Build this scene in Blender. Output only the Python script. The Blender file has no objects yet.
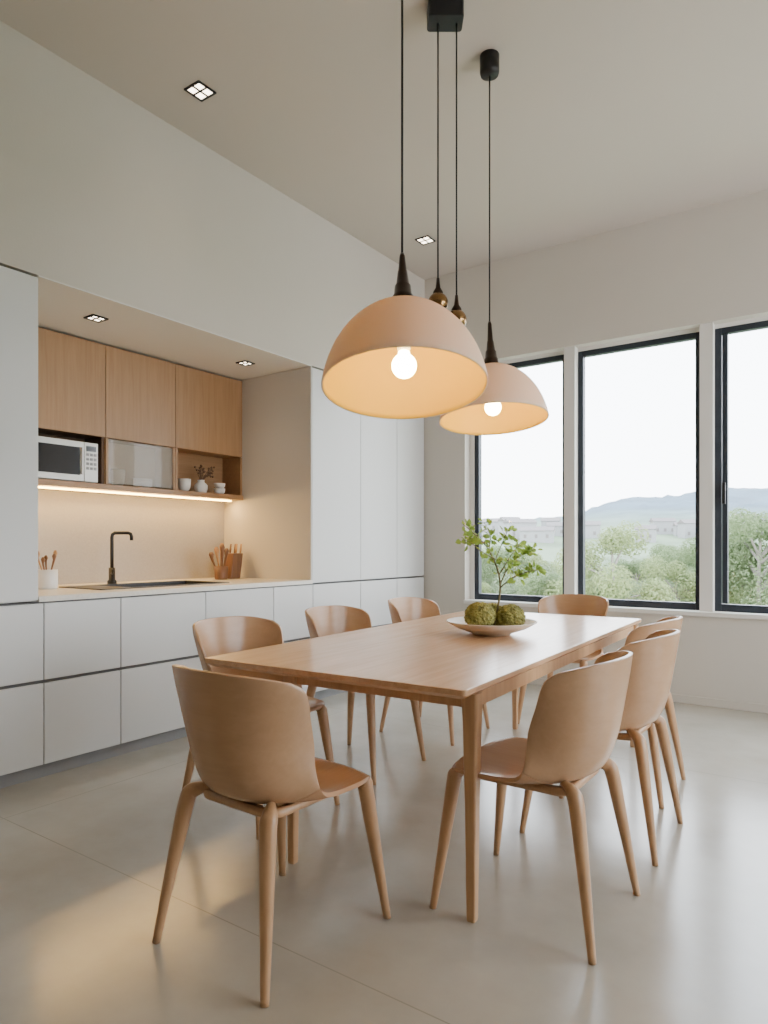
import bpy, math, random, bmesh
from mathutils import Vector, Matrix, noise
random.seed(7)
C = bpy.context.scene.collection
def link(o): C.objects.link(o)

# ---------------------------------------------------------------- materials
def mat_new(name):
    m = bpy.data.materials.new(name); m.use_nodes = True
    return m, m.node_tree.nodes, m.node_tree.links, m.node_tree.nodes["Principled BSDF"]
def plain(name, col, rough=0.5, metal=0.0, var=0.04, vscale=6.0, bump=0.0, bscale=80.0, spec=0.5, transl=0.0):
    m, n, l, b = mat_new(name)
    b.inputs["Roughness"].default_value = rough
    b.inputs["Metallic"].default_value = metal
    b.inputs["Specular IOR Level"].default_value = spec
    tc = n.new("ShaderNodeTexCoord")
    no = n.new("ShaderNodeTexNoise"); no.inputs["Scale"].default_value = vscale; no.inputs["Detail"].default_value = 4
    l.new(tc.outputs["Object"], no.inputs["Vector"])
    cr = n.new("ShaderNodeValToRGB")
    cr.color_ramp.elements[0].position = .3; cr.color_ramp.elements[1].position = .7
    cr.color_ramp.elements[0].color = [c*(1-var) for c in col]+[1]
    cr.color_ramp.elements[1].color = [min(1, c*(1+var)) for c in col]+[1]
    l.new(no.outputs["Fac"], cr.inputs["Fac"]); l.new(cr.outputs["Color"], b.inputs["Base Color"])
    if bump:
        n2 = n.new("ShaderNodeTexNoise"); n2.inputs["Scale"].default_value = bscale
        l.new(tc.outputs["Object"], n2.inputs["Vector"])
        bp = n.new("ShaderNodeBump"); bp.inputs["Strength"].default_value = bump; bp.inputs["Distance"].default_value = .01
        l.new(n2.outputs["Fac"], bp.inputs["Height"]); l.new(bp.outputs["Normal"], b.inputs["Normal"])
    if transl:
        t = n.new("ShaderNodeBsdfTranslucent"); l.new(cr.outputs["Color"], t.inputs[0])
        mx = n.new("ShaderNodeMixShader"); mx.inputs[0].default_value = transl
        l.new(b.outputs[0], mx.inputs[1]); l.new(t.outputs[0], mx.inputs[2]); l.new(mx.outputs[0], n["Material Output"].inputs[0])
    return m
def wood(name, c1, c2, axis='Y', rough=0.42, s=1.0, detail=6):
    m, n, l, b = mat_new(name)
    b.inputs["Roughness"].default_value = rough
    tc = n.new("ShaderNodeTexCoord"); mp = n.new("ShaderNodeMapping")
    sc = {'X': (1.2, 22, 22), 'Y': (22, 1.2, 22), 'Z': (22, 22, 1.2)}[axis]
    mp.inputs["Scale"].default_value = [v*s for v in sc]
    l.new(tc.outputs["Object"], mp.inputs["Vector"])
    no = n.new("ShaderNodeTexNoise"); no.inputs["Scale"].default_value = 1.6; no.inputs["Detail"].default_value = detail; no.inputs["Distortion"].default_value = .6
    l.new(mp.outputs["Vector"], no.inputs["Vector"])
    n3 = n.new("ShaderNodeTexNoise"); n3.inputs["Scale"].default_value = 7; n3.inputs["Detail"].default_value = 3
    l.new(mp.outputs["Vector"], n3.inputs["Vector"])
    mx = n.new("ShaderNodeMath"); mx.operation = 'MULTIPLY_ADD'; mx.inputs[1].default_value = .3
    l.new(n3.outputs["Fac"], mx.inputs[0])
    ms = n.new("ShaderNodeMath"); ms.operation = 'MULTIPLY'; ms.inputs[1].default_value = .7
    l.new(no.outputs["Fac"], ms.inputs[0]); l.new(ms.outputs[0], mx.inputs[2])
    cr = n.new("ShaderNodeValToRGB")
    cr.color_ramp.elements[0].position = .35; cr.color_ramp.elements[1].position = .65
    cr.color_ramp.elements[0].color = list(c1)+[1]; cr.color_ramp.elements[1].color = list(c2)+[1]
    l.new(mx.outputs[0], cr.inputs["Fac"]); l.new(cr.outputs["Color"], b.inputs["Base Color"])
    bp = n.new("ShaderNodeBump"); bp.inputs["Strength"].default_value = .03; bp.inputs["Distance"].default_value = .003
    l.new(mx.outputs[0], bp.inputs["Height"]); l.new(bp.outputs["Normal"], b.inputs["Normal"])
    return m
def emit(name, col, st):
    m, n, l, b = mat_new(name)
    b.inputs["Base Color"].default_value = list(col)+[1]
    b.inputs["Emission Color"].default_value = list(col)+[1]
    b.inputs["Emission Strength"].default_value = st
    return m
def glass_thin(name, tint=(1, 1, 1), refl=.06, white=0.0):
    m, n, l, b = mat_new(name)
    out = n["Material Output"]
    tr = n.new("ShaderNodeBsdfTransparent"); tr.inputs[0].default_value = list(tint)+[1]
    gl = n.new("ShaderNodeBsdfGlossy"); gl.inputs["Roughness"].default_value = .02
    mx = n.new("ShaderNodeMixShader"); mx.inputs[0].default_value = refl
    l.new(tr.outputs[0], mx.inputs[1]); l.new(gl.outputs[0], mx.inputs[2])
    if white:
        m2 = n.new("ShaderNodeMixShader"); m2.inputs[0].default_value = white
        b.inputs["Base Color"].default_value = (.56, .50, .42, 1); b.inputs["Roughness"].default_value = .6; b.inputs["Specular IOR Level"].default_value = .2
        l.new(mx.outputs[0], m2.inputs[1]); l.new(b.outputs[0], m2.inputs[2]); l.new(m2.outputs[0], out.inputs[0])
    else:
        l.new(mx.outputs[0], out.inputs[0])
    return m

M_wall = plain("wall_paint", (.56, .515, .45), .8, var=.015, vscale=1.5, bump=.05)
M_wallf = plain("wall_paint_fill_cut", (.34, .31, .27), .8, var=.015, vscale=1.5, bump=.05)  # for the unseen wall behind the camera, darkened to cut fill light
M_frm = plain("window_reveal_paint", (.68, .65, .60), .7, var=.01, vscale=1.5)
M_ceil = plain("ceiling_paint", (.535, .475, .415), .85, var=.01, vscale=1)
M_soff = plain("niche_ceiling_paint", (.70, .68, .64), .8, var=.01, vscale=1)
M_white = plain("cabinet_lacquer", (.64, .635, .615), .40, var=.01, vscale=1)
M_carc = plain("cabinet_carcass", (.13, .125, .12), .6)
M_plinth = plain("plinth_grey", (.26, .26, .26), .5)
M_stone = plain("worktop_stone", (.72, .67, .58), .3, var=.05, vscale=60)
M_splash = plain("backsplash_stone", (.40, .37, .325), .6, var=.05, vscale=90, bump=.05, bscale=150)
M_side = plain("niche_side_panel", (.60, .57, .53), .7, var=.04, vscale=160, bump=.2, bscale=220)
M_oak = wood("oak_cabinet", (.32, .178, .082), (.39, .225, .108), 'Z')
M_oakh = wood("oak_cabinet_horizontal", (.32, .178, .082), (.39, .225, .108), 'Y')
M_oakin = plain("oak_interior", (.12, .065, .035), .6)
M_table = wood("table_oak", (.55, .32, .17), (.65, .405, .235), 'Y', .24)
M_tleg = wood("table_leg_oak", (.46, .26, .125), (.56, .33, .17), 'Z', .38)
M_chair = wood("chair_shell_oak", (.44, .255, .137), (.475, .28, .153), 'X', .27, .8, 2)
M_seat = wood("chair_seat_oak", (.41, .22, .115), (.455, .25, .13), 'Y', .22, .8, 2)
M_cleg = wood("chair_leg_oak", (.43, .24, .117), (.50, .29, .148), 'Z', .32)
M_black = plain("black_metal", (.012, .012, .013), .4, .3)
M_frame = plain("window_frame_charcoal", (.026, .032, .042), .45, .3)
M_bronze = plain("dark_bronze", (.05, .03, .02), .3, .8)
M_brass = plain("brass_glass", (.28, .16, .065), .18, .9)
M_sink = plain("black_sink", (.015, .015, .017), .35)
M_pane = glass_thin("window_glass", refl=.03)
M_fglass = glass_thin("frosted_cabinet_glass", refl=.02, white=.34)
M_ceram = plain("white_ceramic", (.75, .72, .68), .35)
M_bowl = plain("bowl_ceramic", (.70, .61, .50), .5, bump=.1)
M_moss = plain("moss_olive", (.27, .25, .07), .95, var=.6, vscale=35, bump=1.0, bscale=90)
M_leaf = plain("leaf_green", (.31, .45, .09), .5, var=.3, vscale=15, transl=.4)
M_stem = plain("branch_bark", (.17, .13, .06), .8)
M_uten = wood("utensil_wood", (.36, .19, .08), (.5, .28, .13), 'Z')
M_utend = wood("dark_utensil_wood", (.13, .06, .03), (.21, .10, .05), 'Z')
M_mwsil = plain("microwave_silver", (.62, .61, .58), .35, .3)
M_mwblk = plain("microwave_black_glass", (.015, .015, .017), .1)
M_bulb = emit("bulb_glow", (1, .76, .32), 55)
M_led = emit("led_strip_glow", (1, .60, .16), 30)
M_lens = emit("downlight_lens", (1, .85, .65), 9)
M_dry = plain("dried_flower", (.14, .08, .05), .8)
def shade_mat(name, col, tl, tcol):
    m, n, l, b = mat_new(name)
    b.inputs["Base Color"].default_value = list(col)+[1]; b.inputs["Roughness"].default_value = .5
    t = n.new("ShaderNodeBsdfTranslucent"); t.inputs[0].default_value = list(tcol)+[1]
    no = n.new("ShaderNodeTexNoise"); no.inputs["Scale"].default_value = 8
    mr = n.new("ShaderNodeMapRange"); mr.inputs["To Min"].default_value = tl*.95; mr.inputs["To Max"].default_value = tl*1.05
    l.new(no.outputs["Fac"], mr.inputs["Value"])
    mx = n.new("ShaderNodeMixShader"); l.new(mr.outputs[0], mx.inputs[0])
    l.new(b.outputs[0], mx.inputs[1]); l.new(t.outputs[0], mx.inputs[2]); l.new(mx.outputs[0], n["Material Output"].inputs[0])
    return m
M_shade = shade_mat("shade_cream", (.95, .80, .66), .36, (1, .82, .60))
M_shadein = shade_mat("shade_inner_glow", (1.0, .62, .03), .15, (1, .82, .5))  # lining yellowed: the bulb's golden glow put into the base colour

# floor with joints
m, n, l, b = mat_new("polished_concrete")
M_floor = m
geo = n.new("ShaderNodeNewGeometry"); sep = n.new("ShaderNodeSeparateXYZ"); l.new(geo.outputs["Position"], sep.inputs[0])
def joint(out, off, pitch):
    a = n.new("ShaderNodeMath"); a.operation = 'SUBTRACT'; a.inputs[1].default_value = off; l.new(out, a.inputs[0])
    p = n.new("ShaderNodeMath"); p.operation = 'PINGPONG'; p.inputs[1].default_value = pitch/2; l.new(a.outputs[0], p.inputs[0])
    c = n.new("ShaderNodeMath"); c.operation = 'LESS_THAN'; c.inputs[1].default_value = .0022; l.new(p.outputs[0], c.inputs[0])
    return c.outputs[0]
j1 = joint(sep.outputs["Y"], 1.47, 2.4); j2 = joint(sep.outputs["X"], -3.05, 4.2)
mxj = n.new("ShaderNodeMath"); mxj.operation = 'MAXIMUM'; l.new(j1, mxj.inputs[0]); l.new(j2, mxj.inputs[1])
no = n.new("ShaderNodeTexNoise"); no.inputs["Scale"].default_value = 1.5; no.inputs["Detail"].default_value = 7; no.inputs["Roughness"].default_value = .6
l.new(geo.outputs["Position"], no.inputs["Vector"])
cr = n.new("ShaderNodeValToRGB"); cr.color_ramp.elements[0].position = .2; cr.color_ramp.elements[1].position = .8
cr.color_ramp.elements[0].color = (.33, .295, .24, 1); cr.color_ramp.elements[1].color = (.51, .465, .39, 1)
l.new(no.outputs["Fac"], cr.inputs["Fac"])
mc = n.new("ShaderNodeMix"); mc.data_type = 'RGBA'; mc.inputs[7].default_value = (.31, .28, .23, 1)
l.new(mxj.outputs[0], mc.inputs[0]); l.new(cr.outputs["Color"], mc.inputs[6]); l.new(mc.outputs[2], b.inputs["Base Color"])
mr = n.new("ShaderNodeMapRange"); mr.inputs["To Min"].default_value = .16; mr.inputs["To Max"].default_value = .27
l.new(no.outputs["Fac"], mr.inputs["Value"]); l.new(mr.outputs[0], b.inputs["Roughness"])
b.inputs["Specular IOR Level"].default_value = 1.0

# ---------------------------------------------------------------- geometry helpers
def tag(o, label=None, cat=None, kind=None, group=None):
    if label: o["label"] = label
    if cat: o["category"] = cat
    if kind: o["kind"] = kind
    if group: o["group"] = group
    return o
def empty(name, loc, rot=0):
    o = bpy.data.objects.new(name, None); o.location = loc; o.rotation_euler = (0, 0, rot)
    o.empty_display_size = .1; link(o); return o
def mesh(name, verts, faces, mats, parent=None, smooth=False, loc=None, mi=None, bevel=0):
    base = Vector(parent.location) if parent is not None else Vector(loc or (0, 0, 0))
    if parent is not None and loc == 'local': base = Vector((0, 0, 0))
    me = bpy.data.meshes.new(name)
    me.from_pydata([tuple(Vector(v)-base) for v in verts], [], faces)
    if not isinstance(mats, (list, tuple)): mats = [mats]
    for mm in mats: me.materials.append(mm)
    if mi:
        for p, i in zip(me.polygons, mi): p.material_index = i
    if smooth: me.polygons.foreach_set("use_smooth", [True]*len(me.polygons))
    me.update()
    o = bpy.data.objects.new(name, me); link(o)
    if parent is not None: o.parent = parent
    else: o.location = base
    if bevel:
        bm = o.modifiers.new("bevel", 'BEVEL'); bm.width = bevel; bm.segments = 2; bm.limit_method = 'ANGLE'
    return o
def bx(x0, x1, y0, y1, z0, z1):
    v = [(x0,y0,z0),(x1,y0,z0),(x1,y1,z0),(x0,y1,z0),(x0,y0,z1),(x1,y0,z1),(x1,y1,z1),(x0,y1,z1)]
    f = [(0,3,2,1),(4,5,6,7),(0,1,5,4),(1,2,6,5),(2,3,7,6),(3,0,4,7)]
    return v, f
def multi(list_):
    V = []; F = []
    for v, f in list_:
        k = len(V); V += v; F += [tuple(i+k for i in q) for q in f]
    return V, F
def boxes(name, bl, mat, parent=None, bevel=0, **kw):
    v, f = multi([bx(*b_) for b_ in bl])
    if parent is None and 'loc' not in kw:
        xs=[p[0] for p in v]; ys=[p[1] for p in v]; zs=[p[2] for p in v]
        kw['loc'] = ((min(xs)+max(xs))/2, (min(ys)+max(ys))/2, min(zs))
    return mesh(name, v, f, mat, parent, bevel=bevel, **kw)
def lathe(profile, seg=40, center=(0,0,0), closed=False, ax=None):
    V=[];F=[]
    cx,cy,cz = center
    for r,z in profile:
        for i in range(seg):
            a=2*math.pi*i/seg; V.append((cx+r*math.cos(a), cy+r*math.sin(a), cz+z))
    n_=len(profile)
    for j in range(n_-1 + (1 if closed else 0)):
        j2=(j+1)%n_
        for i in range(seg):
            k=(i+1)%seg
            F.append((j*seg+i, j*seg+k, j2*seg+k, j2*seg+i))
    return V,F
def tube(path, radii, seg=14, cap=True, flat=1.0):
    P=[Vector(p) for p in path]; V=[];F=[]
    up=None
    for i,p in enumerate(P):
        if i==0: t=P[1]-P[0]
        elif i==len(P)-1: t=P[-1]-P[-2]
        else: t=P[i+1]-P[i-1]
        t.normalize()
        if up is None:
            up = Vector((0,0,1)) if abs(t.z)<.9 else Vector((0,1,0))
        s=t.cross(up).normalized(); up=s.cross(t).normalized()
        r = radii[i] if isinstance(radii,(list,tuple)) else radii
        for k in range(seg):
            a=2*math.pi*k/seg
            V.append(tuple(p + s*math.cos(a)*r + up*math.sin(a)*r*flat))
    for i in range(len(P)-1):
        for k in range(seg):
            k2=(k+1)%seg
            F.append((i*seg+k, i*seg+k2, (i+1)*seg+k2, (i+1)*seg+k))
    if cap:
        F.append(tuple(range(seg))[::-1]); F.append(tuple(range((len(P)-1)*seg, len(P)*seg)))
    return V,F
def crom(pts, n_):
    out=[]; m_=len(pts)
    for i in range(m_-1):
        p0=pts[max(i-1,0)];p1=pts[i];p2=pts[i+1];p3=pts[min(i+2,m_-1)]
        for k in range(n_):
            t=k/n_
            out.append(tuple(.5*((2*b)+(-a+c)*t+(2*a-5*b+4*c-d)*t*t+(-a+3*b-3*c+d)*t**3) for a,b,c,d in zip(p0,p1,p2,p3)))
    out.append(tuple(pts[-1])); return out

TH=math.radians(35.05); FW=Vector((-math.sin(TH), math.cos(TH),0)); RT=Vector((math.cos(TH), math.sin(TH),0)); CH=1.18
def at(d,u,z=0):
    p=FW*d+RT*(u*d); return Vector((p.x,p.y,z))

XW=-3.40; YW=5.52; ZC=3.72; ZN=2.545; XB=-4.37; N0=1.81; N1=3.90; XR=2.5; YB=-1.6
KS=YW/5.45
def kx_(x): return x*KS
def kz(z): return CH+(z-CH)*KS
# ---------------------------------------------------------------- structure
boxes("floor",[(-4.7,XR+.2,YB-.2,YW+.3,-.12,0)],M_floor)["kind"]="structure"
boxes("ceiling",[(-4.7,XR+.2,YB-.2,YW+.3,ZC,ZC+.15)],M_ceil)["kind"]="structure"
boxes("wall_left",[(-4.7,XB,YB-.2,YW+.3,0,ZC),(XB,XW,YB-.2,YW+.0,ZN+.008,ZC)],M_wall)["kind"]="structure"
boxes("trim_10",[(XB,XW-.001,N0,N1,ZN+.002,ZN+.008)],M_soff)["kind"]="structure"
WT=kz(2.83); WB=kz(.700)
wins=[(kx_(a),kx_(b)) for a,b in [(-2.885,-2.015),(-1.925,-.98),(-.89,.05),(.14,1.08)]]
op=(wins[0][0]-.045,wins[3][1]+.04)
boxes("wall_back",[(-4.7,op[0],YW,YW+.3,0,ZC),(op[1],XR+.2,YW,YW+.3,0,ZC),(op[0],op[1],YW,YW+.3,WT,ZC),(op[0],op[1],YW,YW+.3,0,WB)],M_wall)["kind"]="structure"
for i in range(3):
    boxes("trim_%d"%(7+i),[(wins[i][1],wins[i+1][0],YW+.02,YW+.28,WB,WT)],M_frm)["kind"]="structure"
R0=1.7
boxes("wall_right",[(XR,XR+.25,YB-.2,R0,0,ZC),(XR,XR+.25,4.9,YW+.3,0,ZC),(XR,XR+.25,R0,4.9,0,.3),(XR,XR+.25,R0,4.9,2.9,ZC),
   (XR,XR+.25,3.22,3.37,.3,2.9)],M_wall)["kind"]="structure"
boxes("wall_front",[(-4.7,XR+.2,YB-.2,YB,0,ZC)],M_wallf)["kind"]="structure"
boxes("baseboard_back",[(XW+.02,XR,YW-.012,YW,0,.06)],M_wall,bevel=.003)["kind"]="structure"
boxes("trim_1",[(op[0],op[1],YW-.03,YW+.11,WB-.03,WB+.004)],M_frm,bevel=.004)["kind"]="structure"
WF=kz(2.80)
for i,(a,b_) in enumerate(wins):
    t=.044; y0=YW+.10; y1=YW+.16; z0=WB+.004; z1=WF
    bl=[(a,a+t,y0,y1,z0,z1),(b_-t,b_,y0,y1,z0,z1),(a+t,b_-t,y0,y1,z1-t,z1),(a+t,b_-t,y0,y1,z0,z0+t+.01)]
    if i==2:
        bl+=[(a+t+.006,a+t+.042,y0+.01,y1,z0+t+.016,z1-t-.006)]
    w=boxes("window_%d"%(i+1),bl,M_frame,bevel=.003); w["kind"]="structure"
    boxes("pane",[(a+t,b_-t,y0+.03,y0+.036,z0+t,z1-t)],M_pane,w)
    if i==2:
        boxes("handle",[(a+t+.012,a+t+.034,y0-.045,y0-.025,1.50,1.66),(a+t+.014,a+t+.032,y0-.03,y0+.01,1.60,1.64)],M_black,w,bevel=.003)
boxes("trim_2",[(op[0],op[1],YW+.09,YW+.2,WF,WT)],M_frm)["kind"]="structure"
boxes("trim_3",[(op[0],wins[0][0],YW+.09,YW+.2,WB,WF)],M_frm)["kind"]="structure"
for i,(a,b_) in enumerate([(R0,3.22),(3.37,4.9)]):
    t=.05
    w=boxes("window_%d"%(i+5),[(XR+.1,XR+.16,a,a+t,.3,2.9),(XR+.1,XR+.16,b_-t,b_,.3,2.9),(XR+.1,XR+.16,a+t,b_-t,.3,.35),(XR+.1,XR+.16,a+t,b_-t,2.85,2.9)],M_frame); w["kind"]="structure"
    boxes("pane",[(XR+.125,XR+.131,a+t,b_-t,.35,2.85)],M_pane,w)

# ---------------------------------------------------------------- base cabinets
ZB=.905
bounds=[-.62,-.0,.61,1.22,1.837,2.276,2.88,3.49,3.91,4.51,5.05,YW-.01]
for a,b_ in zip(bounds[:-1],bounds[1:]):
    c=empty("base_cabinet",(-3.7,(a+b_)/2,.07))
    boxes("body",[(-4.0,XW-.02,a+.001,b_-.001,.07,ZB-.006)],M_carc,c)
    for z0,z1 in ((.075,.487),(.505,.893)):
        boxes("drawer",[(XW-.02,XW,a+.0025,b_-.0025,z0,z1)],M_white,c,bevel=.002)
    tag(c,"white handleless base cabinet with two drawer fronts","cabinet",group="white base cabinets along the wall")
boxes("trim_4",[(-4.0,XW-.04,bounds[0],YW-.01,0,.07)],M_plinth)["kind"]="structure"
sx0,sx1,sy0,sy1=-4.02,-3.62,2.50,3.22
XBB=XB+.001
w=boxes("worktop",[(XBB,XW+.004,N0,sy0,ZB-.003,ZB+.025),(XBB,XW+.004,sy1,N1,ZB-.003,ZB+.025),(sx1,XW+.004,sy0,sy1,ZB-.003,ZB+.025),(XBB,sx0,sy0,sy1,ZB-.003,ZB+.025)],M_stone)
tag(w,"pale beige stone worktop over white drawers","worktop")
ZT=ZB+.025
s=empty("sink",((sx0+sx1)/2,(sy0+sy1)/2,ZT))
boxes("rim",[(sx0-.03,sx1+.03,sy0-.22,sy0,ZT,ZT+.006),(sx0-.03,sx1+.03,sy1,sy1+.03,ZT,ZT+.006),(sx0-.03,sx0,sy0,sy1,ZT,ZT+.006),(sx1,sx1+.03,sy0,sy1,ZT,ZT+.006)],M_sink,s)
boxes("basin",[(sx0,sx0+.006,sy0,sy1,ZT-.19,ZT),(sx1-.006,sx1,sy0,sy1,ZT-.19,ZT),(sx0,sx1,sy0,sy0+.006,ZT-.19,ZT),(sx0,sx1,sy1-.006,sy1,ZT-.19,ZT),(sx0,sx1,sy0,sy1,ZT-.2,ZT-.19)],M_sink,s)
tag(s,"black inset kitchen sink with drainer rim in stone worktop","sink")
fx,fy=-4.15,2.71
f=empty("faucet",(fx,fy,ZT))
v,q=lathe([(0,0),(.03,0),(.03,.02),(.021,.03),(.021,.11),(0,.11)],24,(fx,fy,ZT)); mesh("base",v,q,M_black,f,True)
dx,dy=.50,.70
pp=[(0,0,.1),(0,0,.20),(0,0,.315),(.004,.0,.335),(.02,0,.345),(.08,0,.346),(.12,0,.346),(.138,0,.340),(.145,0,.32),(.145,0,.295)]
path=[(fx+p[0]*dx,fy+p[0]*dy,ZT+p[2]) for p in pp]
v,q=tube(path,.0115,16); mesh("spout",v,q,M_black,f,True)
v,q=tube([(fx,fy,ZT+.07),(fx+.035,fy-.02,ZT+.075),(fx+.075,fy-.045,ZT+.10)],[.008,.007,.006],10); mesh("lever",v,q,M_black,f,True)
tag(f,"matte black square gooseneck kitchen faucet","faucet")
# ---------------------------------------------------------------- tall cabinets
for a,b_ in [(-.62,.0),(.0,.61),(.61,1.22),(1.22,N0),(N1,4.51),(4.51,5.05),(5.05,YW-.01)]:
    c=empty("tall_cabinet",(-3.9,(a+b_)/2,ZB))
    boxes("body",[(XB+.001,XW-.02,a+.001,b_-.001,ZB,ZN)],M_white,c)
    boxes("door",[(XW-.02,XW,a+.002,b_-.002,ZB+.006,ZN-.006)],M_white,c,bevel=.002)
    tag(c,"tall flush white cabinet with handleless door","cabinet",group="tall white cabinets")
b0=boxes("trim_5",[(XB,XB+.012,N0,N1,ZT,1.57)],M_splash); b0["kind"]="structure"
boxes("trim_6",[(XB+.012,XW-.002,N1-.012,N1,ZT,ZN)],M_side)["kind"]="structure"
# ---------------------------------------------------------------- upper oak cabinets
XU=-4.14; ub=[2.0,2.658,3.225,N1-.013]
labs=["oak upper cabinet with open bay holding a microwave","oak upper cabinet above a frosted glass door","oak upper cabinet above an open shelf with crockery"]
DZ=1.92
for i,(a,b_) in enumerate(zip(ub[:-1],ub[1:])):
    c=empty("wall_cabinet",(-4.25,(a+b_)/2,1.60))
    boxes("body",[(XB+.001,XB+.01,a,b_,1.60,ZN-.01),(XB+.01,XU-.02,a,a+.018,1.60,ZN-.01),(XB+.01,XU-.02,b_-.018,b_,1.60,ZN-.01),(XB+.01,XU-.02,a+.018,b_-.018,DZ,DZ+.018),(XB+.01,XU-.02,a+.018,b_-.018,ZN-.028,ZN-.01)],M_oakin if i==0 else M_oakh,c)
    boxes("door",[(XU-.02,XU,a+.002,b_-.002,DZ-.006,ZN-.012)],M_oak,c,bevel=.002)
    if i==1:
        boxes("glass_door",[(XU-.018,XU-.010,a+.02,b_-.02,1.61,DZ-.012)],M_fglass,c)
    if i>=1:
        boxes("door_stile",[(XU-.02,XU-.002,a+.002,a+.02,1.602,DZ-.01)],M_oak,c)
        boxes("door_stile",[(XU-.02,XU-.002,b_-.02,b_-.002,1.602,DZ-.01)],M_oak,c)
    tag(c,labs[i],"cabinet",group="oak upper cabinets")
sh=boxes("shelf_board",[(XB+.012,XU+.012,1.98,N1-.014,1.562,1.60)],M_oakh,bevel=.002); tag(sh,"long oak shelf board beneath the upper cabinets","shelf")
led=boxes("led_strip",[(XU-.11,XU-.09,2.0,N1-.05,1.552,1.562)],M_led); tag(led,"warm glowing light strip under oak shelf","light strip")
my0,my1,mz0,mz1=2.13,2.60,1.60,1.865
mw=empty("microwave",(-4.25,(my0+my1)/2,mz0))
boxes("body",[(XB+.015,XU-.012,my0,my1,mz0+.004,mz1)],M_mwsil,mw,bevel=.004)
boxes("door",[(XU-.012,XU+.004,my0,my1-.10,mz0+.006,mz1-.002)],M_mwsil,mw,bevel=.003)
boxes("door_window",[(XU+.004,XU+.006,my0+.03,my1-.13,mz0+.045,mz1-.04)],M_mwblk,mw)
boxes("control_panel",[(XU-.012,XU+.003,my1-.097,my1,mz0+.006,mz1-.002)],M_mwsil,mw,bevel=.003)
boxes("display",[(XU+.003,XU+.005,my1-.085,my1-.015,mz1-.06,mz1-.025)],M_mwblk,mw)
for k in range(4):
    for j in range(3):
        y=my1-.083+j*.026; z=mz1-.09-k*.03
        boxes("button",[(XU+.003,XU+.0055,y,y+.018,z,z+.018)],M_plinth,mw)
boxes("handle",[(XU+.004,XU+.022,my1-.125,my1-.112,mz0+.05,mz1-.04)],M_mwsil,mw,bevel=.003)
tag(mw,"silver microwave with black glass door window","microwave")
def cup(x,y,z,r,h,name,lab,cat,mat):
    v,q=lathe([(0,0),(r*.6,0),(r*.9,h*.35),(r,h),(r-.005,h),(r*.85,h*.4),(0,.01)],28,(x,y,z)); o=mesh(name,v,q,mat,None,True,loc=(x,y,z)); tag(o,lab,cat); return o
SX=-4.20
cup(SX,3.35,1.60,.05,.095,"bowl","small white ceramic bowl on oak shelf","bowl",M_ceram)
cup(SX+.02,3.68,1.60,.045,.045,"bowl","low white ceramic bowl on oak shelf","bowl",M_ceram)
cup(SX+.02,3.68,1.646,.045,.04,"bowl","white ceramic bowl stacked on another bowl","bowl",M_ceram)
cup(-4.25,2.82,1.60,.05,.12,"cup","pale cup seen through frosted cabinet glass","cup",M_ceram)
cup(-4.25,3.02,1.60,.07,.07,"bowl","pale bowl seen through frosted cabinet glass","bowl",M_ceram)
for (y,r,h) in ((3.51,.05,.10),):
    e=empty("vase",(SX,y,1.60))
    v,q=lathe([(0,0),(r*.8,0),(r,h*.3),(r,h*.6),(r*.5,h*.85),(r*.55,h),(r*.4,h),(r*.35,h*.8),(0,h*.7)],28,(SX,y,1.6)); mesh("vessel",v,q,M_ceram,e,True)
    V=[];F=[]
    for k in range(36):
        a=random.uniform(0,6.28); s_=random.uniform(.02,.09)
        tip=(SX+math.cos(a)*s_*.5,y+.05+math.sin(a)*s_*1.2,1.60+h+random.uniform(.03,.115))
        v,q=tube([(SX,y,1.6+h*.8),((SX+tip[0])/2,(y+tip[1])/2,1.6+h+.04),tip],[.0015,.0015,.001],5); kk=len(V);V+=v;F+=[tuple(i+kk for i in t) for t in q]
        v,q=lathe([(0,-.010),(.010,0),(0,.010)],6,tip); kk=len(V);V+=v;F+=[tuple(i+kk for i in t) for t in q]
    o=mesh("dried_flowers",V,F,M_dry,e)
    tag(e,"small white vase with dark dried flowers on shelf","vase")
ux,uy=-3.98,2.17
pot=empty("utensil_pot",(ux,uy,ZT))
v,q=lathe([(0,0),(.055,0),(.058,.02),(.058,.115),(.053,.115),(.05,.02),(0,.012)],32,(ux,uy,ZT)); mesh("pot",v,q,M_ceram,pot,True)
tag(pot,"white ceramic pot holding wooden utensils on worktop","pot")
for k,(a,h) in enumerate([(0.3,.21),(1.6,.23),(2.8,.20),(4.2,.225),(5.3,.19)]):
    bx_,by_=ux+.012*math.cos(a),uy+.012*math.sin(a); tx,ty=ux+.05*math.cos(a),uy+.05*math.sin(a)
    P=[(bx_,by_,ZT+.016),((bx_+tx)/2,(by_+ty)/2,ZT+h*.55),(tx,ty,ZT+h*.82),(tx+.003,ty,ZT+h*.93),(tx+.004,ty,ZT+h)]
    v,q=tube(P,[.005,.006,.009,.018,.008],10,flat=.6); o=mesh("wooden_spoon",v,q,M_uten if k%2 else M_utend,None,True,loc=(bx_,by_,ZT+.016)); tag(o,"wooden cooking spoon standing in white pot","spoon",group="wooden spoons in the white pot")
kx,ky=-4.10,3.73
kb=empty("knife_block",(kx,ky,ZT))
v,f_=bx(kx-.05,kx+.05,ky-.05,ky+.05,ZT,ZT+.20); v=[(p[0],p[1]+(.03 if p[2]>ZT+.1 else 0),p[2]) for p in v]
mesh("body",v,f_,M_utend,kb,bevel=.004)
tag(kb,"dark wooden knife block beside utensil holder","knife block")
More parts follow.
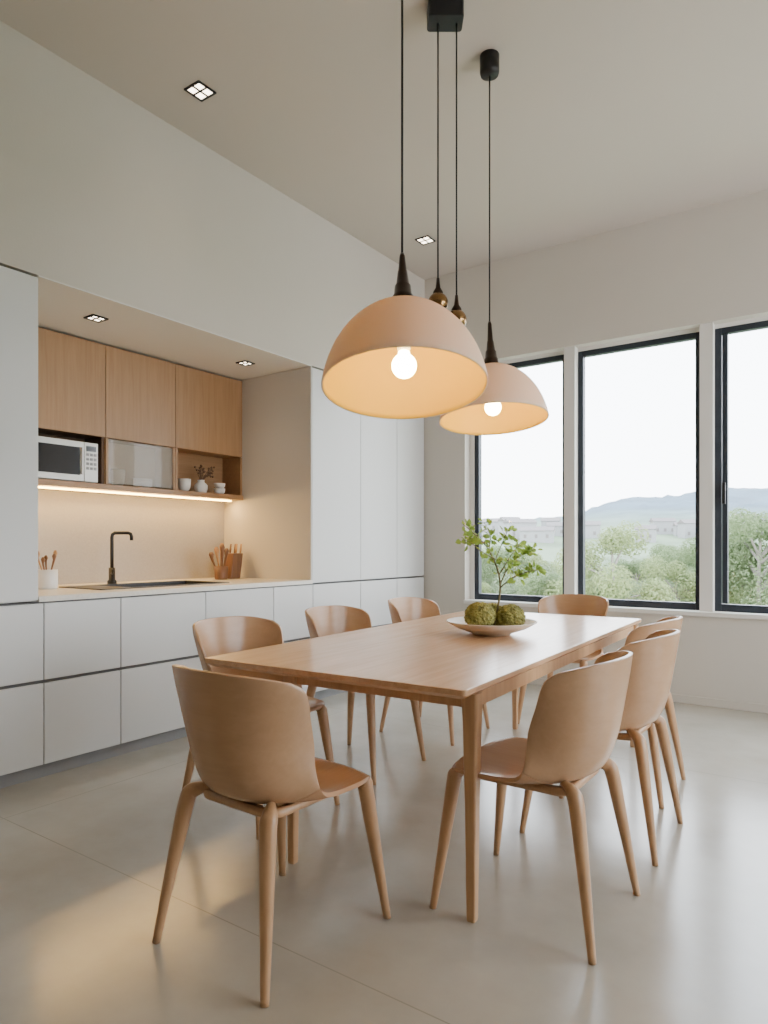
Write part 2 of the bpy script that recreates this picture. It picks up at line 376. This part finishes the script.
for k in range(4):
    yy=ky-.025+k*.024; xx=kx-.02+(k%2)*.04
    v,q=tube([(xx,yy+.03,ZT+.201),(xx,yy+.034,ZT+.23),(xx,yy+.04,ZT+.275)],[.009,.011,.009],8,flat=.6); o=mesh("knife",v,q,M_uten if k%2 else M_utend,None,True,loc=(xx,yy+.03,ZT+.201)); tag(o,"wooden knife handle standing in dark block","knife",group="knives in the block")
hx,hy=-4.05,3.58
hd=empty("utensil_holder",(hx,hy,ZT))
v,q=lathe([(0,0),(.045,0),(.05,.01),(.055,.10),(.05,.10),(.045,.015),(0,.01)],28,(hx,hy,ZT)); mesh("pot",v,q,M_utend,hd,True)
tag(hd,"dark wooden holder with cooking utensils","utensil holder")
for k,(dy_,h) in enumerate([(-.075,.21),(-.045,.25),(-.01,.27),(.03,.28),(.055,.24)]):
    P=[(hx+(k%3-1)*.012,hy+dy_*.2,ZT+.014),(hx+(k%3-1)*.02,hy+dy_*.6,ZT+h*.5),(hx+(k%3-1)*.025,hy+dy_*.9,ZT+h*.75),(hx+(k%3-1)*.025,hy+dy_,ZT+h*.92),(hx+(k%3-1)*.025,hy+dy_*1.05,ZT+h)]
    v,q=tube(P,[.006,.007,.012,.022,.012],10,flat=.8); o=mesh("wooden_spatula",v,q,M_uten if k in(1,3) else M_utend,None,True,loc=P[0]); tag(o,"wooden spatula standing in dark holder","spatula",group="spatulas in the dark holder")

# ---------------------------------------------------------------- downlights
def downlight(x,y,z,s_=.125,en=5):
    e=empty("downlight",(x,y,z))
    h=s_/2; t=.012
    boxes("frame",[(x-h,x+h,y-h,y-h+t,z-.008,z),(x-h,x+h,y+h-t,y+h,z-.008,z),(x-h,x-h+t,y-h+t,y+h-t,z-.008,z),(x+h-t,x+h,y-h+t,y+h-t,z-.008,z),
                   (x-t/2,x+t/2,y-h+t,y+h-t,z-.006,z),(x-h+t,x-t/2,y-t/2,y+t/2,z-.006,z),(x+t/2,x+h-t,y-t/2,y+t/2,z-.006,z)],M_black,e)
    boxes("lens",[(x-h+t,x+h-t,y-h+t,y+h-t,z-.003,z-.001)],M_lens,e)
    tag(e,"square recessed downlight with dark frame, lit","light")
    ld=bpy.data.lights.new("spot",'SPOT'); ld.energy=en; ld.color=(1,.80,.58); ld.spot_size=math.radians(110); ld.spot_blend=1; ld.shadow_soft_size=.06
    lo=bpy.data.objects.new("lamp_glow",ld); lo.location=(0,0,-.02); lo.parent=e; link(lo)
downlight(-3.01,2.51,ZC,.125); downlight(-2.95,4.8,ZC,.125)
downlight(-3.735,2.334,ZN+.002,.10,6); downlight(-3.74,3.54,ZN+.002,.10,6)
for x,y in ((-2.0,-.6),(.2,-.6)):  # extra downlights added behind the camera to warm the floor
    downlight(x,y,ZC,.14,45)
ld=bpy.data.lights.new("led_light",'AREA'); ld.shape='RECTANGLE'; ld.size=.03; ld.size_y=1.8; ld.energy=11; ld.color=(1,.62,.22)
lo=bpy.data.objects.new("led_light",ld); lo.location=(XU-.10-led.location.x,2.93-led.location.y,1.547-led.location.z); lo.parent=led; link(lo)
lo.rotation_euler=(0,math.radians(-25),0)

# ---------------------------------------------------------------- table
tcx,tcy=-1.583,2.99; hw_,hl_=.56,1.21
tx0,tx1,ty0,ty1=tcx-hw_,tcx+hw_,tcy-hl_,tcy+hl_; TZ=.75
T=empty("dining_table",(tcx,tcy,0))
def rr(x0,x1,y0,y1,r,n_=6):
    pts=[]
    for cx,cy,a0 in ((x1-r,y1-r,0),(x0+r,y1-r,90),(x0+r,y0+r,180),(x1-r,y0+r,270)):
        for k in range(n_+1):
            a=math.radians(a0+90*k/n_); pts.append((cx+r*math.cos(a),cy+r*math.sin(a)))
    return pts
def slab(rings):
    V=[];F=[];n_=len(rings[0][0])
    for pts,z in rings: V+= [(x,y,z) for x,y in pts]
    for j in range(len(rings)-1):
        for i in range(n_):
            k=(i+1)%n_; F.append((j*n_+i,j*n_+k,(j+1)*n_+k,(j+1)*n_+i))
    F.append(tuple(range(n_))[::-1]); F.append(tuple(range((len(rings)-1)*n_,len(rings)*n_)))
    return V,F
v,q=slab([(rr(tx0+.020,tx1-.020,ty0+.020,ty1-.020,.01),TZ-.032),(rr(tx0+.001,tx1-.001,ty0+.001,ty1-.001,.014),TZ-.019),(rr(tx0,tx1,ty0,ty1,.015),TZ-.016),(rr(tx0,tx1,ty0,ty1,.015),TZ-.002),(rr(tx0+.002,tx1-.002,ty0+.002,ty1-.002,.013),TZ)])
mesh("tabletop",v,q,M_table,T)
lx0,lx1,ly0,ly1=tcx-.205,tcx+.530,tcy-1.095,tcy+1.12
boxes("apron",[(lx0,lx1,ly0-.010,ly0+.010,TZ-.078,TZ-.030),(lx0,lx1,ly1-.010,ly1+.010,TZ-.078,TZ-.030),(lx0-.010,lx0+.010,ly0,ly1,TZ-.078,TZ-.030),(lx1-.010,lx1+.010,ly0,ly1,TZ-.078,TZ-.030)],M_tleg,T)
for (x,y) in ((lx0,ly0),(lx1,ly0),(lx0,ly1),(lx1,ly1)):
    rings=[]
    for z,h in ((0,.0135),(.01,.015),(.35,.019),(.6,.024),(TZ-.08,.027),(TZ-.030,.028)):
        rings.append((rr(x-h,x+h,y-h,y+h,h*.35,4),z))
    v,q=slab(rings); mesh("leg",v,q,M_tleg,T,False,bevel=0)
T.rotation_euler=(0,0,math.radians(2.5))
tag(T,"long light oak dining table with tapered legs","table")

# ---------------------------------------------------------------- chairs
rows=[(.240,.448,.185,-.040,-.008,1.1),(.218,.462,.214,-.022,-.004,1.1),(.12,.456,.232,0,.006,1.1),(.0,.449,.236,.012,.018,1.1),(-.085,.447,.235,.052,.032,1.12),
      (-.155,.456,.228,.105,.050,1.15),(-.213,.492,.216,.158,.068,1.2),(-.248,.575,.218,.185,.050,1.25),(-.268,.68,.232,.178,.018,1.28),(-.284,.785,.245,.162,-.004,1.3),(-.291,.842,.228,.125,-.028,1.3)]
fine=crom(rows,5); NU=34
def shell_mesh(name,r0,r1,parent,mat):
    V=[]
    for (y,z,hw,wr,lf,k) in fine[r0:r1+1]:
        for i in range(NU+1):
            u=-1+2*i/NU
            V.append(Vector((hw*math.sin(u*k)/math.sin(k), y+wr*abs(u)**2.1, z+lf*abs(u)**2.5)))
    w=NU+1
    F=[(j*w+i,j*w+i+1,(j+1)*w+i+1,(j+1)*w+i) for j in range(r1-r0) for i in range(NU)]
    o=mesh(name,V,F,mat,parent,True,loc='local')
    s_=o.modifiers.new("solid",'SOLIDIFY'); s_.thickness=.013; s_.offset=0
    b_=o.modifiers.new("bev",'BEVEL'); b_.width=.004; b_.segments=2; b_.limit_method='ANGLE'; b_.angle_limit=math.radians(50)
    return o
def build_chair(loc,rot):
    c=empty("dining_chair",loc,rot)
    parts=[shell_mesh("seat",0,24,c,M_seat), shell_mesh("backrest",24,50,c,M_chair)]
    for sx in (-1,1):
        for sy in (-1,1):
            if sy>0: P=crom([(sx*.236,.262,0),(sx*.220,.242,.15),(sx*.202,.220,.32),(sx*.192,.208,.415),(sx*.187,.202,.440),(sx*.165,.175,.452)],5)
            else:    P=crom([(sx*.234,-.262,0),(sx*.214,-.239,.15),(sx*.190,-.212,.32),(sx*.176,-.196,.415),(sx*.167,-.182,.445),(sx*.130,-.140,.458)],5)
            R=[r[0] for r in crom([(.0125,),(.0175,),(.0232,),(.0258,),(.0245,),(.013,)],5)]
            v,q=tube(P,R,16,flat=.9); parts.append(mesh("leg",v,q,M_cleg,c,True,loc='local'))
    x0=.155; y0=.158
    prof_=[(rr(-x0-.008,x0+.008,-y0-.008,y0+.008,.05,6),.425),(rr(-x0-.011,x0+.011,-y0-.011,y0+.011,.053,6),.430),(rr(-x0-.011,x0+.011,-y0-.011,y0+.011,.053,6),.449),
           (rr(-x0+.013,x0-.013,-y0+.013,y0-.013,.035,6),.449),(rr(-x0+.013,x0-.013,-y0+.013,y0-.013,.035,6),.425)]
    V=[];F=[];n_=len(prof_[0][0])
    for pts,z in prof_: V+=[(x,y,z) for x,y in pts]
    for j in range(len(prof_)):
        j2=(j+1)%len(prof_)
        for i in range(n_):
            k=(i+1)%n_; F.append((j*n_+i,j*n_+k,j2*n_+k,j2*n_+i))
    parts.append(mesh("frame",V,F,M_cleg,c,True,loc='local'))
    return c,parts
chairs=[((-1.48,1.525,0),-2),((-.885,2.15,0),90),((-.89,2.87,0),91),((-1.0,3.47,0),90),
 ((-2.24,2.21,0),-93),((-2.24,2.97,0),-90),((-2.25,3.78,0),-90),((-1.64,4.49,0),180)]
def ctag(c,i):
    if i==0: lb="light oak moulded shell chair at the table's end, back turned"
    elif i==7: lb="light oak moulded shell chair at table end by the window"
    elif i<4: lb="light oak moulded shell chair along the open side of table"
    else: lb="light oak moulded shell chair on the kitchen side of table"
    tag(c,lb,"chair",group="oak dining chairs around the table")
c0,p0=build_chair(chairs[0][0],math.radians(chairs[0][1])); ctag(c0,0)
for i,(loc,rz) in enumerate(chairs[1:],1):
    c=c0.copy(); c.location=loc; c.rotation_euler=(0,0,math.radians(rz)); C.objects.link(c); ctag(c,i)
    for p in p0:
        q=p.copy(); q.parent=c; C.objects.link(q)

# ---------------------------------------------------------------- bowl, moss balls, branch
bp_=at(3.36,.158,TZ)
prof=[(0,.002),(.09,0),(.10,.008),(.17,.032),(.222,.062),(.220,.067),(.214,.064),(.165,.040),(.10,.018),(0,.014)]
v,q=lathe(prof,56,bp_); o=mesh("bowl",v,q,M_bowl,None,True,loc=tuple(bp_)); tag(o,"wide shallow cream ceramic bowl on the table","bowl")
def moss(off,r,lab):
    bm=bmesh.new(); bmesh.ops.create_icosphere(bm,subdivisions=6,radius=1)
    for vv in bm.verts:
        n_=vv.co.normalized()
        vc=noise.voronoi(n_*5.5+Vector(off)*9)[0][0]
        v2=noise.voronoi(n_*14+Vector(off)*5)[0][0]
        d=1+.16*(.45-vc)+.07*(.4-v2)+.03*noise.noise(n_*22)
        vv.co=n_*r*d; vv.co.z*=.92
    me=bpy.data.meshes.new("moss_ball"); bm.to_mesh(me); bm.free(); me.materials.append(M_moss)
    me.polygons.foreach_set("use_smooth",[True]*len(me.polygons))
    o=bpy.data.objects.new("moss_ball",me); o.location=bp_+Vector(off); link(o); tag(o,lab,"moss ball",group="moss balls in the bowl")
moss(tuple(RT*(-.062)+FW*(-.04)+Vector((0,0,.092))),.076,"olive green round moss ball in bowl")
moss(tuple(RT*(.090)+FW*(-.03)+Vector((0,0,.086))),.070,"olive green round moss ball in bowl")
moss(tuple(RT*(.02)+FW*(.09)+Vector((0,0,.084))),.066,"olive green round moss ball in bowl")
br=empty("leafy_branch",tuple(bp_+Vector((0,0,.03))))
S=[];L=[]
root=bp_+RT*.012+FW*.02+Vector((0,0,.02))
def pt(px,py,dd=0):
    d=3.36+dd; return at(d,(px-384)/680,CH+d*(547-py)/680)
random.seed(11)
def stem(pts,r0,r1,leaves,spread=.026):
    P=crom([tuple(p) for p in pts],5); n_=len(P)
    S.append(tube(P,[r0+(r1-r0)*i/(n_-1) for i in range(n_)],7))
    for k in range(leaves):
        i=int(n_*(.40+.60*random.random()))-1; p=Vector(P[max(i,1)])
        d=Vector((random.gauss(0,1),random.gauss(0,1),random.gauss(.3,.8))).normalized()
        base=p+d*random.uniform(.0,spread); ln=random.uniform(.026,.042); w=ln*.40
        side=d.cross(Vector((random.random(),random.random(),random.random()))).normalized()
        nrm=d.cross(side)*.12*ln
        L.append(([tuple(base),tuple(base+d*ln*.35+side*w-nrm),tuple(base+d*ln*.75+side*w*.7-nrm),tuple(base+d*ln),tuple(base+d*ln*.75-side*w*.7-nrm),tuple(base+d*ln*.35-side*w-nrm)],[(0,1,2,3),(0,3,4,5)]))
        S.append(tube([tuple(p),tuple((p+base)/2),tuple(base)],.0006,4))
main=pt(497,560)
stem([root,pt(500,592),pt(497,568),pt(486,546,.03),pt(472,532,.02),pt(463,524)],.006,.0018,46)
stem([main,pt(484,553,-.03),pt(471,543,-.06),pt(464,540,-.06)],.003,.001,20)
stem([pt(489,550,.02),pt(490,535,.06),pt(484,522,.1)],.003,.001,24)
stem([pt(500,585),pt(508,568,.05),pt(520,556,.06),pt(536,549,.03)],.004,.001,48)
stem([pt(500,588),pt(512,578,-.06),pt(527,572,-.1),pt(539,570,-.1)],.004,.001,42)
stem([pt(499,575,.0),pt(510,557,-.08),pt(520,543,-.14)],.003,.001,26)
stem([pt(496,558),pt(503,541,.03),pt(508,530,.03)],.003,.001,20)
v,q=multi(S); mesh("stem",v,q,M_stem,br,True)
v,q=multi(L); o=mesh("leaves",v,q,M_leaf,br); o["kind"]="stuff"
tag(br,"leafy green branch standing in the shallow bowl","branch")

# ---------------------------------------------------------------- pendants
def pendant(P,D,r,label,NK=.2,H=.293,amax=81):
    D=D.normalized()
    top=P-D*(H+NK)
    e=empty("pendant_lamp",(top.x,top.y,ZC))
    q4=Vector((0,0,-1)).rotation_difference(D)
    apex=P-D*H
    def place(name,V,F,mats,mi=None):
        V=[apex+q4@Vector(v_) for v_ in V]
        return mesh(name,V,F,mats,e,True,mi=mi)
    out=[];inn=[]
    N=26; am=math.radians(amax)
    for k in range(N+1):
        a=math.radians(7)+(am-math.radians(7))*k/N
        out.append((r*math.sin(a)/math.sin(am),-H*(1-math.cos(a))/(1-math.cos(am))))
    for (x,z) in reversed(out): inn.append((max(x-.006,.01),z-.005 if z>-H*.9 else z))
    V,F=lathe(out+inn,72,closed=True)
    mi=[0]*((N+1)*72)+[1]*(len(F)-(N+1)*72)
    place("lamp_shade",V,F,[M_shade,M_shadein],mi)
    V,F=lathe([(0,-.01),(.033,-.012),(.038,.0),(.036,.035),(.031,.039),(.028,.075),(.023,.08),(.017,.13),(.015,.134),(.010,NK-.01),(.006,NK+.004),(0,NK+.004)],32)
    place("socket_cap",V,F,M_bronze)
    V,F=lathe([(0,-.012),(.024,-.012),(.024,-.155),(.019,-.17),(0,-.17)],24); place("socket",V,F,M_ceram)
    V,F=lathe([(.016,-.165),(.02,-.175)]+[(.042*math.sin(math.radians(t)),-.22+.042*math.cos(math.radians(t))) for t in range(30,181,10)],28); place("bulb",V,F,M_bulb)
    c1=(top.x,top.y,ZC-.09)
    v,q=tube([tuple(top),tuple((top+Vector(c1))/2),c1],.0042,8); mesh("cord",v,q,M_black,e,True)
    v,q=lathe([(0,0),(.05,0),(.05,-.085),(.046,-.10),(.01,-.105),(0,-.105)],32,(top.x,top.y,ZC)); mesh("canopy",v,q,M_black,e,True)
    tag(e,label,"lamp",group="cream dome pendant lamps over the table")
P1=at(2.26,(404.5-384)/680,CH+2.26*(547-387)/680)
pendant(P1,Vector((0,0,-1))-FW*.21+RT*.010,.276,"cream dome pendant lamp, tilted slightly, lit bulb",.20,.296)
P2=at(3.455,(493.5-384)/680,CH+3.455*(547-420)/680)
pendant(P2,Vector((0,0,-1))-FW*.12+RT*.02,.275,"cream dome pendant lamp near the window, lit bulb",.235,.286,79)
DC=3.19
cc=at(DC,.090,ZC)
cl=empty("ceiling_canopy",tuple(cc))
ring=[(cc+RT*x+FW*y).xy[:] for x,y in rr(-.083,.083,-.055,.055,.015)]
v,q=slab([(ring,ZC-.085),(ring,ZC)])
mesh("canopy",v,q,M_black,cl,bevel=.005); tag(cl,"black rectangular ceiling canopy for two cords","light fitting")
for px,zb in ((438,2.34),(456.5,2.26)):
    p=at(DC,(px-384)/680,0)
    e=empty("small_pendant",(p.x,p.y,ZC-.085))
    v,q=tube([(p.x,p.y,ZC-.086),(p.x,p.y,3.0),(p.x,p.y,zb+.08)],.004,8); mesh("cord",v,q,M_black,e,True)
    v,q=lathe([(0,.10),(.007,.10),(.012,.055),(.024,.035),(.026,.015),(0,.015)],24,(p.x,p.y,zb)); mesh("socket_cap",v,q,M_bronze,e,True)
    v,q=lathe([(.048*math.sin(math.radians(t)),-.015+.048*math.cos(math.radians(t))) for t in range(0,181,12)],28,(p.x,p.y,zb)); mesh("bulb",v,q,M_brass,e,True)
    tag(e,"small bronze globe pendant on black cord","lamp",group="small bronze pendants")

# ---------------------------------------------------------------- exterior
m,n,l,b=mat_new("hill_haze_tint"); M_hill=m
b.inputs["Roughness"].default_value=.95
geo=n.new("ShaderNodeNewGeometry"); sp=n.new("ShaderNodeSeparateXYZ"); l.new(geo.outputs["Position"],sp.inputs[0])
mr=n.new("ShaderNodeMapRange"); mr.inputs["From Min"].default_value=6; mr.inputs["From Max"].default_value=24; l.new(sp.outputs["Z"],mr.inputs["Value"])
cr=n.new("ShaderNodeValToRGB"); cr.color_ramp.elements[0].color=(.14,.19,.11,1); cr.color_ramp.elements[1].color=(.075,.115,.15,1)  # green low slopes; bluer above, distance haze put into the colour
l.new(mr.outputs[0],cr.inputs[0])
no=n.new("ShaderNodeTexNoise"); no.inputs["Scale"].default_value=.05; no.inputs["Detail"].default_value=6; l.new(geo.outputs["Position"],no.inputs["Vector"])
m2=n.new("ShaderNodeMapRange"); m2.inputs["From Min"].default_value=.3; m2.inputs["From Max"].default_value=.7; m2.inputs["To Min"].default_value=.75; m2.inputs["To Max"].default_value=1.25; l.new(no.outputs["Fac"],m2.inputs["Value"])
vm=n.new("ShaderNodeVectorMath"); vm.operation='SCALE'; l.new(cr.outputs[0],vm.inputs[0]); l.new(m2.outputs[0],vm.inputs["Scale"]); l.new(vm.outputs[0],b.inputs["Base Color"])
M_grass=plain("ground_grass",(.17,.21,.12),.95,var=.3,vscale=.1)
M_fol=[plain("tree_foliage_%s"%k,c_,.9,var=.1,vscale=.5,transl=.5) for k,c_ in (("yellow",(.27,.32,.14)),("green",(.19,.25,.12)),("grey",(.22,.27,.16)))]  # leaf greens lightened and muted, with haze mixed into the colour
M_trunk=plain("tree_bark",(.22,.2,.17),.9)
M_hw=plain("house_wall",(.27,.27,.27),.8); M_hr=plain("house_roof",(.17,.15,.145),.8)
def ter(d,u):
    base=-9+ max(0,d-90)*.105
    t=min(1,max(0,(d-250)/270)); t=t*t*(3-2*t)
    ridge=8+72*max(-.1,min(u,.75))+ 2.5*math.sin(u*17+1)+1.5*math.sin(u*41)
    z=min(base,10)*(1-t)+ridge*t
    return z+ 1.0*noise.noise(Vector((d*.02,u*14,0)))+ t*2.2*noise.noise(Vector((d*.05,u*80,3)))
ds=[94,100,130,160,200,240,280,320,360,400,440,480,520,600]; us=[-1.4+3.6*i/420 for i in range(421)]
V=[];F=[]
for d in ds:
    for u in us:
        p=at(d,u,ter(d,u)); V.append(tuple(p))
w_=len(us)
F=[(j*w_+i,j*w_+i+1,(j+1)*w_+i+1,(j+1)*w_+i) for j in range(len(ds)-1) for i in range(w_-1)]
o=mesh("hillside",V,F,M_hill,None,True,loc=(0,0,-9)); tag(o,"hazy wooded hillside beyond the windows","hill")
o=boxes("ground",[(-300,300,8,130,-9.6,-9.3)],M_grass); tag(o,"grassy ground outside the building","ground")
def tree_mesh(seed,h,wd,nl,matf):
    rnd=random.Random(seed)
    T_=[];blobs=[]
    T_.append(tube(crom([(0,0,0),(.1,0,h*.3),(-.1,.1,h*.6),(0,0,h*.92)],3),[.22-.02*i for i in range(10)],7))
    for k in range(18):
        a=rnd.uniform(0,6.28); z0=h*rnd.uniform(.15,.8); L_=wd*rnd.uniform(.5,1)*(1.1-.9*abs(z0/h-.35))
        tip=(math.cos(a)*L_,math.sin(a)*L_,z0+h*rnd.uniform(.08,.2))
        T_.append(tube([(0,0,z0),(tip[0]*.5,tip[1]*.5,z0+(tip[2]-z0)*.6),tip],[.09,.05,.02],5)); blobs.append((tip,wd*rnd.uniform(.22,.40)))
    blobs.append(((0,0,h*.93),wd*.25)); blobs.append(((0,0,h*.65),wd*.5))
    Lf=[]
    for k in range(nl):
        c_,r_=rnd.choice(blobs)
        nn=Vector((rnd.gauss(0,1),rnd.gauss(0,1),rnd.gauss(0,1))).normalized(); d=nn*r_*rnd.random()**.3
        p=Vector(c_)+d; s_=rnd.uniform(.05,.10)
        nn=(nn+Vector((rnd.gauss(0,.35),rnd.gauss(0,.35),rnd.gauss(0,.35)+.3))).normalized()
        a=nn.cross(Vector((rnd.gauss(0,1),rnd.gauss(0,1),rnd.gauss(0,1)))).normalized(); b=nn.cross(a)
        Lf.append(([tuple(p-a*s_),tuple(p-b*s_*.6),tuple(p+a*s_),tuple(p+b*s_*.6)],[(0,1,2,3)]))
    def mk(nm,L_,mt):
        v,q=multi(L_); me=bpy.data.meshes.new(nm); me.from_pydata(v,[],q); me.materials.append(mt); return me
    return mk("trunk",T_,M_trunk),mk("foliage",Lf,matf)
tv=[tree_mesh(1,9,3.0,20000,M_fol[0]),tree_mesh(2,10,3.4,22000,M_fol[1]),tree_mesh(3,8,3.4,19000,M_fol[2])]
rnd=random.Random(9)
spots=[]
for k in range(78):
    u=.06+.66*((k*.618)%1.0); d=rnd.uniform(42,92)
    spots.append((d,u,rnd.uniform(.60,.92)*(.74+d/170)))
spots+=[(44,.335,1.30),(46,.555,1.28),(50,.235,1.05),(48,.43,1.05),(50,.50,1.1)]
for k,(d,u,s_) in enumerate(spots):
    z=-9.3
    e=empty("tree",tuple(at(d,u,z)),rnd.uniform(0,6)); e.scale=(s_,s_,s_)
    tr,fo=tv[k%3]
    a=bpy.data.objects.new("trunk",tr); a.parent=e; link(a)
    b=bpy.data.objects.new("foliage",fo); b.parent=e; link(b); b["kind"]="stuff"
    tag(e,["yellow-green leafy tree outside the window","green leafy tree outside the window","grey-green leafy tree outside the window"][k%3],"tree",group="trees outside the windows")
for k in range(16):
    u=[.14,.165,.185,.20,.225,.245,.262,.30,.385,.41,.44,.455,.475,.53,.545,.57][k]; d=200+ (k*29)%38; z=ter(d,u)
    W,Dp,Hh=rnd.uniform(4.5,10),rnd.uniform(4,5),rnd.uniform(3,5)
    e=empty("house",tuple(at(d,u,z)),rnd.uniform(0,.9))
    v,q=bx(-W/2,W/2,-Dp/2,Dp/2,-1.0,Hh); mesh("body",v,q,M_hw,e,loc='local')
    v=[(-W/2-.3,-Dp/2-.3,Hh),(W/2+.3,-Dp/2-.3,Hh),(W/2+.3,Dp/2+.3,Hh),(-W/2-.3,Dp/2+.3,Hh),(-W/2-.3,0,Hh+1.3),(W/2+.3,0,Hh+1.3)]
    mesh("roof",v,[(0,1,5,4),(2,3,4,5),(0,4,3),(1,2,5),(3,2,1,0)],M_hr,e,loc='local')
    nn=max(1,int(W//2.4)); wl=[]
    for i in range(nn):
        xx=-W/2+(i+.5)*W/nn
        wl.append(bx(xx-.4,xx+.4,-Dp/2-.05,-Dp/2,1.0,2.1))
    v,q=multi(wl); mesh("window",v,q,M_hr,e,loc='local')["kind"]="stuff"
    tag(e,"small pale distant house on the hillside","house",group="houses on the hillside")

# ---------------------------------------------------------------- world / camera
wd=bpy.data.worlds.new("World"); bpy.context.scene.world=wd; wd.use_nodes=True
n=wd.node_tree.nodes; l=wd.node_tree.links; bg=n["Background"]
tc=n.new("ShaderNodeTexCoord"); sp=n.new("ShaderNodeSeparateXYZ"); l.new(tc.outputs["Generated"],sp.inputs[0])
cr=n.new("ShaderNodeValToRGB"); cr.color_ramp.elements[0].position=0; cr.color_ramp.elements[0].color=(.92,.96,1,1)
cr.color_ramp.elements[1].position=.8; cr.color_ramp.elements[1].color=(.74,.865,1,1)
l.new(sp.outputs["Z"],cr.inputs[0]); l.new(cr.outputs[0],bg.inputs[0]); bg.inputs[1].default_value=11.5

cam=bpy.data.cameras.new("Camera"); co=bpy.data.objects.new("Camera",cam); link(co)
co.location=(0,0,CH); co.rotation_euler=(math.pi/2,0,TH)
cam.sensor_fit='VERTICAL'; cam.sensor_height=36; cam.lens=680/1024*36; cam.shift_y=35/1024; cam.clip_end=2000; cam.clip_start=.05
bpy.context.scene.camera=co
